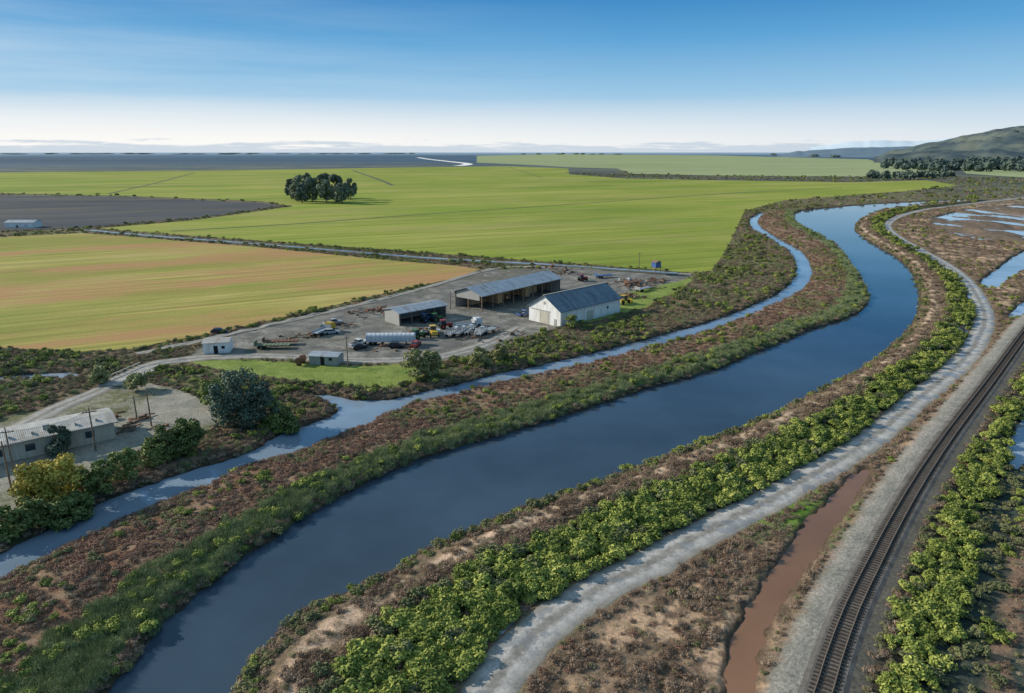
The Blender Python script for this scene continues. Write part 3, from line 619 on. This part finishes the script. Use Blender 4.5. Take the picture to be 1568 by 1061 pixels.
def gable_roof(L,D,he,hr,ov,th=.18):
    mb=MB();s=(hr-he)/(D/2);z0=he-ov*s
    for sgn in(0,1):
        pr=[(-ov,z0),(D/2,hr),(D/2,hr+th),(-ov,z0+th)]
        if sgn: pr=[(D-a,b_) for a,b_ in pr]
        v=[(x_,yy,zz) for x_ in(-ov,L+ov) for yy,zz in pr];mb.add(v,[(0,1,2,3),(7,6,5,4),(3,2,6,7),(1,0,4,5),(0,3,7,4)])
    return mb
def gable_walls(L,D,he,hr,m=0,th=.15,sides='FBLR'):
    mb=MB();e=.02
    if 'F' in sides: mb.box(0,L,0,th,0,he-e,m)
    if 'B' in sides: mb.box(0,L,D-th,D,0,he-e,m)
    for k,x0,x1 in(('L',0,th),('R',L-th,L)):
        if k in sides:
            pr=[(th,0),(D-th,0),(D-th,he-e),(D/2,hr-e-.05),(th,he-e)]
            mb.add([(x_,a,b_) for x_ in(x0,x1) for a,b_ in pr],[(0,1,2,3,4),(9,8,7,6,5)]+[((i+1)%5,i,i+5,(i+1)%5+5) for i in range(5)],m)
    return mb
A,ang,L=frame((858,501),(949,478));M=Matrix.Translation((A.x,A.y,0))@Matrix.Rotation(ang,4,'Z');D=13
e=empty('white_barn',M);part(gable_walls(L,D,4.7,8.6),'walls',whiteW,e);part(gable_roof(L,D,4.7,8.6,.5),'roof',blueRoof,e)
mb=MB();mb.box(-.1,-.003,4.6,8.4,0,3.9);part(mb,'sliding_door',creamW,e)
mb=MB();mb.box(-.16,-.003,4.2,12,3.9,4.1);mb.box(-.06,-.003,1.5,2.5,0,2.1);mb.box(-.06,-.003,6.1,6.9,5.9,6.8);part(mb,'door_trim',greyW,e)
mb=MB()
for k in range(3): mb.box(5+k*8.4,5.9+k*8.4,-.05,-.003,2.3,3.0)
part(mb,'windows',glassM,e)
mb=MB();mb.box(12,15,-.08,-.003,0,3);part(mb,'side_door',creamW,e)
mb=MB();mb.box(-.5,L+.5,D/2-.25,D/2+.25,8.72,8.9);part(mb,'ridge_cap',greyW,e)
A,ang,L=frame((738,477),(858,447));M=Matrix.Translation((A.x,A.y,0))@Matrix.Rotation(ang,4,'Z');D=12.5
e=empty('open_hay_barn',M);part(gable_walls(L,D,5.2,7.2,sides='BR'),'walls',greyW,e);part(gable_roof(L,D,5.2,7.2,.7),'roof',greyRoof,e)
mb=MB()
for i in range(9):
    xx=.2+i*(L-.4)/8
    for yy in(.2,D/2,D-.4): mb.box(xx-.14,xx+.14,yy-.14,yy+.14,0,5.1 if yy!=D/2 else 6.9)
    mb.box(xx-.1,xx+.1,.35,D-.55,4.85,5.1)
mb.box(0,L,-.0,.1,4.6,5.1);part(mb,'posts_and_trusses',woodM,e)
mb=MB();mb.add([(.0,1.0,3.4),(.0,D-1,3.4),(.0,D-1,5.1),(.0,D/2,7.0),(.0,1,5.3)],[(0,1,2,3,4)]);part(mb,'gable_panel',greyW,e)
mb=MB()
for i in range(1,int(L/2.6)):
    if random.random()<.9:
        for j in range(random.randint(1,3)):
            for k in range(random.randint(1,3)): mb.box(i*2.5,i*2.5+2.35,D-3.2-j*2.6,D-.8-j*2.6,k*1.25,k*1.25+1.2)
part(mb,'hay_bales',hayM,e)
A,ang,L=frame((612,499),(684,485));M=Matrix.Translation((A.x,A.y,0))@Matrix.Rotation(ang,4,'Z');D=8
e=empty('machine_shed',M);part(gable_walls(L,D,3.8,4.7,sides='BLR'),'walls',greyW,e);part(gable_roof(L,D,3.8,4.7,.5),'roof',greyRoof,e)
mb=MB()
for i in range(5): xx=.3+i*(L-.6)/4;mb.box(xx-.14,xx+.14,.06,.34,0,3.7)
part(mb,'posts',woodM,e)
A,ang,L=frame((20,706),(178,671));d=Vector((math.cos(ang),math.sin(ang)));A2=A-d*22;L2=L+22
M=Matrix.Translation((A2.x,A2.y,0))@Matrix.Rotation(ang,4,'Z');D=8
e=empty('low_warehouse',M);part(gable_walls(L2,D,3.2,3.7),'walls',creamW,e);part(gable_roof(L2,D,3.2,3.7,.6,.2),'roof',paleRoof,e)
mb=MB()
for k in range(8): mb.box(2+k*4.4,3.4+k*4.4,-.05,-.003,1.2,2.4)
part(mb,'windows',glassM,e)
mb=MB()
for k in range(5): mb.box(22+k*3.2,22.3+k*3.2,1.2,2.0,3.5,4.05)
mb.box(27,28,2,3,3.5,4.5);part(mb,'roof_vents',greyW,e)
def shed(name,Apx,Bpx,D,he,hr,wm,rm):
    A,ang,L=frame(Apx,Bpx);M=Matrix.Translation((A.x,A.y,0))@Matrix.Rotation(ang,4,'Z');e=empty(name,M)
    part(gable_walls(L,D,he,hr),'walls',wm,e);part(gable_roof(L,D,he,hr,.25,.1),'roof',rm,e)
    mb=MB();mb.box(L*.4,L*.4+1,-.05,-.003,0,2);mb.box(L*.7,L*.7+.8,-.05,-.003,1.2,1.9);part(mb,'door_and_window',darkM,e)
shed('white_shed',(312,542),(352,540),5,2.8,3.3,whiteW,paleRoof)
shed('storage_shed',(474,558),(517,560),4,2.2,2.6,greyW,greyRoof)
shed('white_farmhouse',(8,349),(52,349),9,3.6,5,whiteW,greyRoof)
# ---------------- vehicles & machinery
tyre=simple('tyre_rubber',(.02,.02,.02),.9)
def paint(n,c): return simple(n,c,.35,.1,1,0,.5)
pw=paint('white_paint',(.62,.64,.66));pgw=simple('grey_galvanised',(.38,.40,.42),.5,.3,2,.3);pr_=paint('red_paint',(.35,.04,.03));pg=paint('green_paint',(.06,.18,.05));py=paint('yellow_paint',(.6,.38,.04));pb=paint('blue_paint',(.05,.12,.3));pk=paint('black_paint',(.03,.03,.035));ps=paint('silver_paint',(.4,.42,.44));rustM=simple('rusted_steel',(.2,.1,.06),.9,.4,2);pog=simple('faded_green_steel',(.17,.2,.12),.8,.3,2)
def wheels(mb,xs_,w,r,m=2):
    for x_ in xs_:
        for s in(-1,1): mb.cyl((x_,s*(w/2-.22),r),(x_,s*(w/2+.01),r),r,r,12,m)
def car(u,v,a,p_):
    mb=MB();mb.prism([(-2.2,.35),(2.2,.35),(2.25,.75),(1.2,.95),(-2.1,1.0),(-2.25,.7)],-.88,.88,0)
    mb.prism([(-1.9,1.0),(.95,.97),(.35,1.45),(-1.4,1.48)],-.78,.78,1);mb.prism([(-1.4,1.482),(.35,1.452),(.3,1.5),(-1.35,1.53)],-.74,.74,0)
    wheels(mb,(-1.35,1.35),1.8,.34);mb.obj('parked_car',[p_,glassM,tyre],None,xf(u,v,a))
def pickup(u,v,a,p_):
    mb=MB();mb.prism([(-2.7,.5),(2.6,.5),(2.65,1.05),(1.3,1.15),(-2.7,1.12)],-.95,.95,0)
    mb.prism([(-.6,1.13),(1.3,1.15),(.8,1.75),(-.5,1.78)],-.85,.85,1);mb.prism([(-.5,1.782),(.8,1.752),(.75,1.83),(-.45,1.85)],-.82,.82,0);mb.box(-2.6,-.7,-.8,.8,1.122,1.14,2)
    wheels(mb,(-1.7,1.6),1.95,.4);mb.obj('pickup_truck',[p_,glassM,tyre],None,xf(u,v,a))
def truck(u,v,a,p_,box=True):
    mb=MB();mb.box(-4.5,3.2,-.4,.4,.7,.95,3);mb.prism([(1.9,.7),(4,.7),(4.05,1.6),(3.6,2.6),(1.9,2.7)],-1.1,1.1,0);mb.prism([(3.7,1.6),(4.1,1.55),(3.78,2.4)],-1.0,1.0,1)
    if box: mb.box(-4.6,1.6,-1.15,1.15,.97,2.7,4)
    else:
        mb.box(-4.6,1.6,-1.2,1.2,.97,1.15,4);mb.box(1.4,1.6,-1.2,1.2,1.15,2.2,4)
        for s in(-1.2,1.12): mb.box(-4.6,1.4,s,s+.08,1.15,1.5,4)
    wheels(mb,(-3.6,-2.5,2.9),2.4,.5);mb.obj('farm_truck',[p_,glassM,tyre,pk,ps],None,xf(u,v,a))
def tractor(u,v,a,p_):
    mb=MB();mb.prism([(-.2,.9),(2.2,.9),(2.2,1.5),(1.9,1.65),(-.2,1.7)],-.4,.4,0);mb.prism([(-1.5,1.2),(.1,1.2),(-.05,2.6),(-1.3,2.6)],-.7,.7,1);mb.box(-1.5,.1,-.8,.8,2.6,2.72,0)
    for s in(-1,1):
        mb.cyl((-.9,s*.65,.85),(-.9,s*1.15,.85),.85,.85,14,2);mb.cyl((1.6,s*.6,.5),(1.6,s*.9,.5),.5,.5,12,2);mb.cyl((-.9,s*1.16,.85),(-.9,s*1.18,.85),.4,.4,10,0)
    mb.cyl((1.2,.25,1.6),(1.2,.25,2.4),.05,.05,6,3);mb.obj('tractor',[p_,glassM,tyre,pk],None,xf(u,v,a))
def loader(u,v,a):
    mb=MB();mb.prism([(-2.8,.9),(-.6,.9),(-.6,1.9),(-2.6,1.8)],-.9,.9,0);mb.box(-.8,.8,-.75,.75,1.2,2.9,1);mb.box(-.9,.9,-.85,.85,2.9,3.05,0);mb.prism([(.8,.8),(1.9,.8),(1.9,1.3),(.8,1.5)],-.6,.6,0)
    for s in(-.5,.4): mb.prism([(.9,1.6),(3.2,.7),(3.2,.9),(.9,1.9)],s,s+.12,0)
    mb.prism([(3.2,.2),(4.2,.15),(4.25,.25),(3.5,.4),(3.4,1.2),(3.2,1.2)],-1.2,1.2,0);wheels(mb,(-1.7,1.4),2.4,.7);mb.obj('wheel_loader',[py,glassM,tyre],None,xf(u,v,a))
def semitrailer(u,v,a):
    mb=MB();pr=[(math.cos(t_)*1.25,2.4+math.sin(t_)*.75) for t_ in np.linspace(0,math.pi,9)];pr=[(1.25,1.0)]+pr+[(-1.25,1.0)]
    n=len(pr);mb.add([(x_,a_,b_) for x_ in(-6.5,6.5) for a_,b_ in pr],[tuple(range(n)),tuple(range(2*n-1,n-1,-1))]+[((i+1)%n,i,i+n,(i+1)%n+n) for i in range(n)],0)
    for k in range(12):
        x_=-6.3+k*1.14
        for s in(-1.3,1.253): mb.box(x_,x_+.1,s,s+.05,1.0,2.4,1)
        for q_ in range(8):
            t0,t1=math.pi*q_/8,math.pi*(q_+1)/8
            mb.cyl((x_,math.cos(t0)*1.27,2.4+math.sin(t0)*.77),(x_,math.cos(t1)*1.27,2.4+math.sin(t1)*.77),.05,.05,4,1)
    mb.box(-6.4,6.2,-.5,.5,.75,.98,3);wheels(mb,(-5.4,-4.2),2.4,.5);mb.box(4,4.2,-.9,-.7,0,.75,3);mb.box(4,4.2,.7,.9,0,.75,3)
    mb.obj('covered_semi_trailer',[pw,ps,tyre,pk],None,xf(u,v,a))
def flatbed(u,v,a,p_,L=10):
    mb=MB();mb.box(-L/2,L/2,-1.2,1.2,.9,1.1,0);mb.box(-L/2,L/2,-.45,.45,.65,.9,3);mb.box(L/2,L/2+1.6,-.08,.08,.7,.85,3)
    for k in range(int(L)): mb.box(-L/2+k+.05,-L/2+k+.12,-1.22,1.22,1.1,1.16,3)
    mb.box(-L/2,-L/2+.1,-1.2,1.2,1.1,2.0,0);wheels(mb,(-L/2+1.2,-L/2+2.3),2.3,.45);mb.obj('flatbed_trailer',[p_,glassM,tyre,pk],None,xf(u,v,a))
def harvester(u,v,a):
    mb=MB()
    for s in(-1,.9):
        for q_ in range(6): mb.cyl((-3+q_,s,1.0),(-2.5+q_,s,2.1),.06,.06,5,0);mb.cyl((-2.5+q_,s,2.1),(-2+q_,s,1.0),.06,.06,5,0)
        mb.cyl((-3,s,1.0),(3,s,1.0),.08,.08,6,0);mb.cyl((-2.6,s,2.1),(2.6,s,2.1),.07,.07,6,0)
    mb.prism([(-3,1.05),(3.2,1.3),(3.2,1.4),(-3,1.15)],-.6,.6,0);mb.box(1.4,2.2,-.5,.5,1.6,2.3,3);wheels(mb,(-1.8,1.6),2.2,.5);mb.obj('conveyor_implement',[pgw,glassM,tyre,pw],None,xf(u,v,a))
def tank(u,v,a):
    mb=MB();mb.cyl((-1.6,0,1.3),(1.6,0,1.3),.8,.8,16,0)
    for x_ in(-1,1): mb.box(x_-.1,x_+.1,-.6,.6,0,.7,1)
    mb.cyl((0,0,2),(0,0,2.3),.25,.25,8,0);mb.obj('fuel_tank',[rustM,pk],None,xf(u,v,a))
semitrailer(599,527,2)
flatbed(418,533,2,pog,9);flatbed(430,527,5,rustM,9);tank(461,558,80)
for q in ((550,534,40,pk),(508,511,20,ps),(336,510,10,pk),(637,530,80,pr_),(500,504,60,pk),(607,532,5,pk)): car(*q)
for q in ((549,529,60,pw),(510,497,30,ps),(660,511,20,pw),(803,483,40,pb)): pickup(*q)
truck(497,510,70,py,False)
loader(663,514,110);tractor(640,518,45,pg);tractor(682,503,20,pr_);tractor(668,492,45,pg);tractor(652,493,50,pb)
for i,q in enumerate(((694,514),(706,513),(718,511),(736,514))): harvester(q[0],q[1],62+i*4)
flatbed(745,510,50,ps,7);truck(718,501,30,pw,False)
flatbed(970,435,40,rustM,9);flatbed(985,445,45,ps,8);tractor(892,430,30,pr_);flatbed(925,425,25,pb,8);loader(955,465,45)
def pile(u,v,n,R,m,L=4):
    mb=MB()
    for i in range(n):
        a=random.gauss(.7,.35);x_=random.gauss(0,R);y_=random.gauss(0,R*.6);z_=max(.1,random.uniform(.1,1.5)*math.exp(-(x_*x_+y_*y_)/(R*R*1.5)));l=random.uniform(.4,1)*L/2
        Mx=Matrix.Translation((x_,y_,z_))@Matrix.Rotation(a,4,'Z')@Matrix.Rotation(random.uniform(-.25,.25),4,'Y');k=random.randint(0,2)
        if random.random()<.6: mb.box(-l,l,-.12,.12,-.1,.1,k,Mx)
        else: s=random.uniform(.2,.6);mb.box(-s,s,-s,s,-s*.6,s*.8,k,Mx)
    mb.obj('scrap_pile',[m,rustM,woodM],None,xf(u,v,0))
for q in ((965,455,45,4,woodM),(980,440,40,5,woodM),(1000,432,30,4,rustM),(960,432,25,4,ps),(470,515,16,3,woodM),(560,480,22,4,woodM),(590,475,16,3,rustM),(770,510,16,3,woodM),(648,508,12,2.5,rustM),(730,520,10,3,woodM),(525,500,12,3,rustM),(590,532,10,3,rustM),(200,640,12,2.5,rustM),(215,655,12,2.5,woodM),(870,418,26,4,woodM),(835,410,20,5,rustM)): pile(*q)
mb=MB()
for a_ in(-1.3,1.3):
    for b_ in(-1.3,1.3): mb.cyl((a_,b_,0),(a_,b_,3),.12,.12,6,0)
mb.box(-1.9,1.9,-1.9,1.9,3,3.15,0);mb.box(-1.4,1.4,-1.4,1.4,3.16,5.2,1);mb.prism([(-1.7,5.2),(1.7,5.2),(0,6)],-1.6,1.6,0)
mb.obj('pump_house_on_stilts',[woodM,pb],None,xf(1004,420,30))
def pole(u,v,h,a=0,arm=True):
    mb=MB();mb.cyl((0,0,-.3),(0,0,h),.16,.1,8,0)
    if arm:
        mb.box(-1.1,1.1,-.07,.07,h-.9,h-.75,0)
        for s in(-1,-.4,.4,1): mb.cyl((s,0,h-.75),(s,0,h-.5),.05,.04,6,1)
    mb.obj('utility_pole',[woodM,ps],None,xf(u,v,a));p_=P(u,v);return Vector((p_[0],p_[1],h-.5))
pa=pole(533,562,8,60);pb_=pole(978,418,9,30);pc=pole(20,760,9,30);pd=pole(147,690,8,30);pe=pole(232,652,7,30);pf=pole(210,643,5,0,False);ph=pole(22,725,8,20);pole(690,473,6,0,False)
def wire(name,segs):
    mb=MB()
    for p0,p1 in segs:
        pr=p0
        for i in range(1,13):
            t_=i/12;q=p0.lerp(p1,t_);q.z-=1.0*4*t_*(1-t_);mb.cyl(pr,q,.02,.02,4);pr=q.copy()
    mb.obj(name,pk)
o_=Vector((.5,-.8,0));wire('power_lines',[(pc+o_*s,pd+o_*s) for s in(-1,0,1)]+[(pd+o_*s,pe+o_*s) for s in(-1,0,1)]+[(ph,pd),(pe,pa)])
A,ang,L=frame((172,589),(228,564));M=Matrix.Translation((A.x,A.y,0))@Matrix.Rotation(ang,4,'Z')
mb=MB();mb.box(-1,L+1,-3,3,.1,.32,0)
for s in(-3,2.8):
    mb.box(-1,L+1,s,s+.2,1.0,1.15,1)
    for k in range(8): mb.box(k*L/7-.1,k*L/7+.1,s,s+.2,.32,1.0,1)
for k in range(3): mb.box(L*k/2-.2,L*k/2+.2,-2.6,2.6,-2,.1,1)
mb.obj('farm_bridge',[plainD,creamW],None,M)
# ---------------- hills
def hill(name,prof,R0,depth,m,seed,rough_=.25,nzs=5):
    us=np.linspace(prof[0][0],prof[-1][0],200);vs=np.interp(us,[p_[0] for p_ in prof],[p_[1] for p_ in prof])
    vs=np.convolve(np.pad(vs,4,'edge'),np.ones(9)/9,'valid')+(fbm(us*.06,us*0+3.,seed+3,4)-.5)*nzs
    k=70;V=[];tt=np.linspace(-1,1,k)
    az_=np.arctan((us-W0/2)/F/(CP+SP*298/F))
    el=(H0/2-298-vs)/F*CP*CP
    crest=np.maximum(el,-.0)*R0*np.cos(az_)+CAMH*ss(-.002,.004,el)
    for i in range(k):
        Rr=R0+tt[i]*depth*(1 if tt[i]<0 else .6);prof_h=np.clip(np.cos(tt[i]*math.pi/2),0,1)**1.1
        xx=Rr*np.sin(az_);yy=Rr*np.cos(az_)
        nz=(np.abs(fbm(xx*6/depth,yy*2.5/depth,seed,5)-.5)*2)
        zz=crest*prof_h*(1-rough_*nz*min(1,abs(tt[i])*4));V.append(np.stack([xx,yy,zz-2],1))
    V=np.vstack(V);n=200;fs=[(i*n+j,i*n+j+1,(i+1)*n+j+1,(i+1)*n+j) for i in range(k-1) for j in range(n-1)]
    return mesh_obj(name,V,fs,m,smooth_=True)
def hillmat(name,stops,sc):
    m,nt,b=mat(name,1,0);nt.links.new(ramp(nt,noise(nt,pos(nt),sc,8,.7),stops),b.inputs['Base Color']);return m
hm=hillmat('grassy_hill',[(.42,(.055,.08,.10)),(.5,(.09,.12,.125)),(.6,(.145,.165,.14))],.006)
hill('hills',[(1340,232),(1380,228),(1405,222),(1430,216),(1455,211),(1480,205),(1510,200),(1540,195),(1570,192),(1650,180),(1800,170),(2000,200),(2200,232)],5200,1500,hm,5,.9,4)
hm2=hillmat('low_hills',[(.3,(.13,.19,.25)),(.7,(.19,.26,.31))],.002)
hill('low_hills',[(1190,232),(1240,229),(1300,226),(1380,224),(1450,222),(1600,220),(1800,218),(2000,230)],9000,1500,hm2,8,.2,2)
hm3=hillmat('distant_mountain',[(.3,(.60,.70,.78)),(.7,(.62,.72,.8))],.0006)  # near-sky base colour: haze painted onto the mountain
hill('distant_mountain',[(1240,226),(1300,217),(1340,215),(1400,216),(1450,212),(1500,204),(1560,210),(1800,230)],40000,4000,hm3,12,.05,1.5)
# ---------------- camera
cam=bpy.data.cameras.new('camera');co_=bpy.data.objects.new('camera',cam);S.collection.objects.link(co_);S.camera=co_
cam.sensor_fit='HORIZONTAL';cam.sensor_width=36;cam.lens=36*F/W0;cam.clip_end=120000;cam.clip_start=.5
co_.location=(0,0,CAMH);co_.rotation_euler=(math.pi/2-PITCH,0,0)
# ---------------- light
EL=math.radians(25);AZ=math.radians(-75)
sd=Vector((math.sin(AZ)*math.cos(EL),math.cos(AZ)*math.cos(EL),math.sin(EL)))
sl=bpy.data.lights.new('sun','SUN');sl.energy=5.0;sl.angle=math.radians(.5);sl.color=(1,.92,.78);so=bpy.data.objects.new('sun',sl);S.collection.objects.link(so);so.rotation_euler=sd.to_track_quat('Z','Y').to_euler();so.location=(-50,20,120)
w=bpy.data.worlds.new('World');S.world=w;w.use_nodes=True;nt=w.node_tree;bg=nt.nodes['Background'];bg.inputs['Strength'].default_value=.1
sky=N(nt,'ShaderNodeTexSky',sky_type='NISHITA',sun_disc=False);sky.sun_elevation=EL;sky.sun_rotation=AZ%(2*math.pi)
tc=N(nt,'ShaderNodeTexCoord').outputs['Generated'];sx=N(nt,'ShaderNodeSeparateXYZ');nt.links.new(tc,sx.inputs[0])
def mth(op,a,b_=None,c_=None): return mthn(nt,op,a,b_,c_)
el=sx.outputs[2]
g_=ramp(nt,el,[(0,(.76,.82,.88)),(.03,(.60,.74,.87)),(.08,(.31,.57,.81)),(.14,(.11,.38,.70)),(.21,(.01,.20,.53)),(.4,(.06,.23,.47)),(.6,(.16,.32,.48)),(1,(.32,.43,.54))])
gk=mix(nt,g_,(10,10,10),1.0,'MULTIPLY')
c=mix(nt,sky.outputs[0],gk,.93)
azn=mth('ARCTAN2',sx.outputs[0],sx.outputs[1])
cb=N(nt,'ShaderNodeCombineXYZ');nt.links.new(mth('MULTIPLY',azn,1.3),cb.inputs[0]);nt.links.new(mth('MULTIPLY',el,18),cb.inputs[1])
cn=noise(nt,cb.outputs[0],1.2,5,.55)
cm=N(nt,'ShaderNodeMapRange');nt.links.new(cn,cm.inputs[0]);cm.inputs[1].default_value=.38;cm.inputs[2].default_value=.8
lm=N(nt,'ShaderNodeMapRange');nt.links.new(azn,lm.inputs[0]);lm.inputs[1].default_value=.15;lm.inputs[2].default_value=-.6
em=N(nt,'ShaderNodeMapRange');nt.links.new(el,em.inputs[0]);em.inputs[1].default_value=.24;em.inputs[2].default_value=.06
k=mth('MULTIPLY',mth('MULTIPLY',cm.outputs[0],lm.outputs[0]),mth('MULTIPLY',em.outputs[0],.75))
c=mix(nt,c,(7.6,8.5,9.2),k)
hg=N(nt,'ShaderNodeMapRange');nt.links.new(el,hg.inputs[0]);hg.inputs[1].default_value=.07;hg.inputs[2].default_value=.016
lg=N(nt,'ShaderNodeMapRange');nt.links.new(azn,lg.inputs[0]);lg.inputs[1].default_value=.6;lg.inputs[2].default_value=-.3;lg.inputs[3].default_value=.3;lg.inputs[4].default_value=.97
c=mix(nt,c,(9.7,9.6,9.3),mth('MULTIPLY',hg.outputs[0],lg.outputs[0]))
cb2=N(nt,'ShaderNodeCombineXYZ');nt.links.new(mth('MULTIPLY',azn,7),cb2.inputs[0]);nt.links.new(mth('MULTIPLY',el,110),cb2.inputs[1])
fn=noise(nt,cb2.outputs[0],1.3,7,.65)
fe=mth('SUBTRACT',mth('MULTIPLY',mth('SUBTRACT',fn,.28),.055),el)
fm=N(nt,'ShaderNodeMapRange');nt.links.new(fe,fm.inputs[0]);fm.inputs[1].default_value=0.0;fm.inputs[2].default_value=.006
c=mix(nt,c,(5.2,6.2,7.3),mth('MULTIPLY',fm.outputs[0],.75))
nt.links.new(c,bg.inputs['Color'])
S.view_settings.view_transform='Standard'
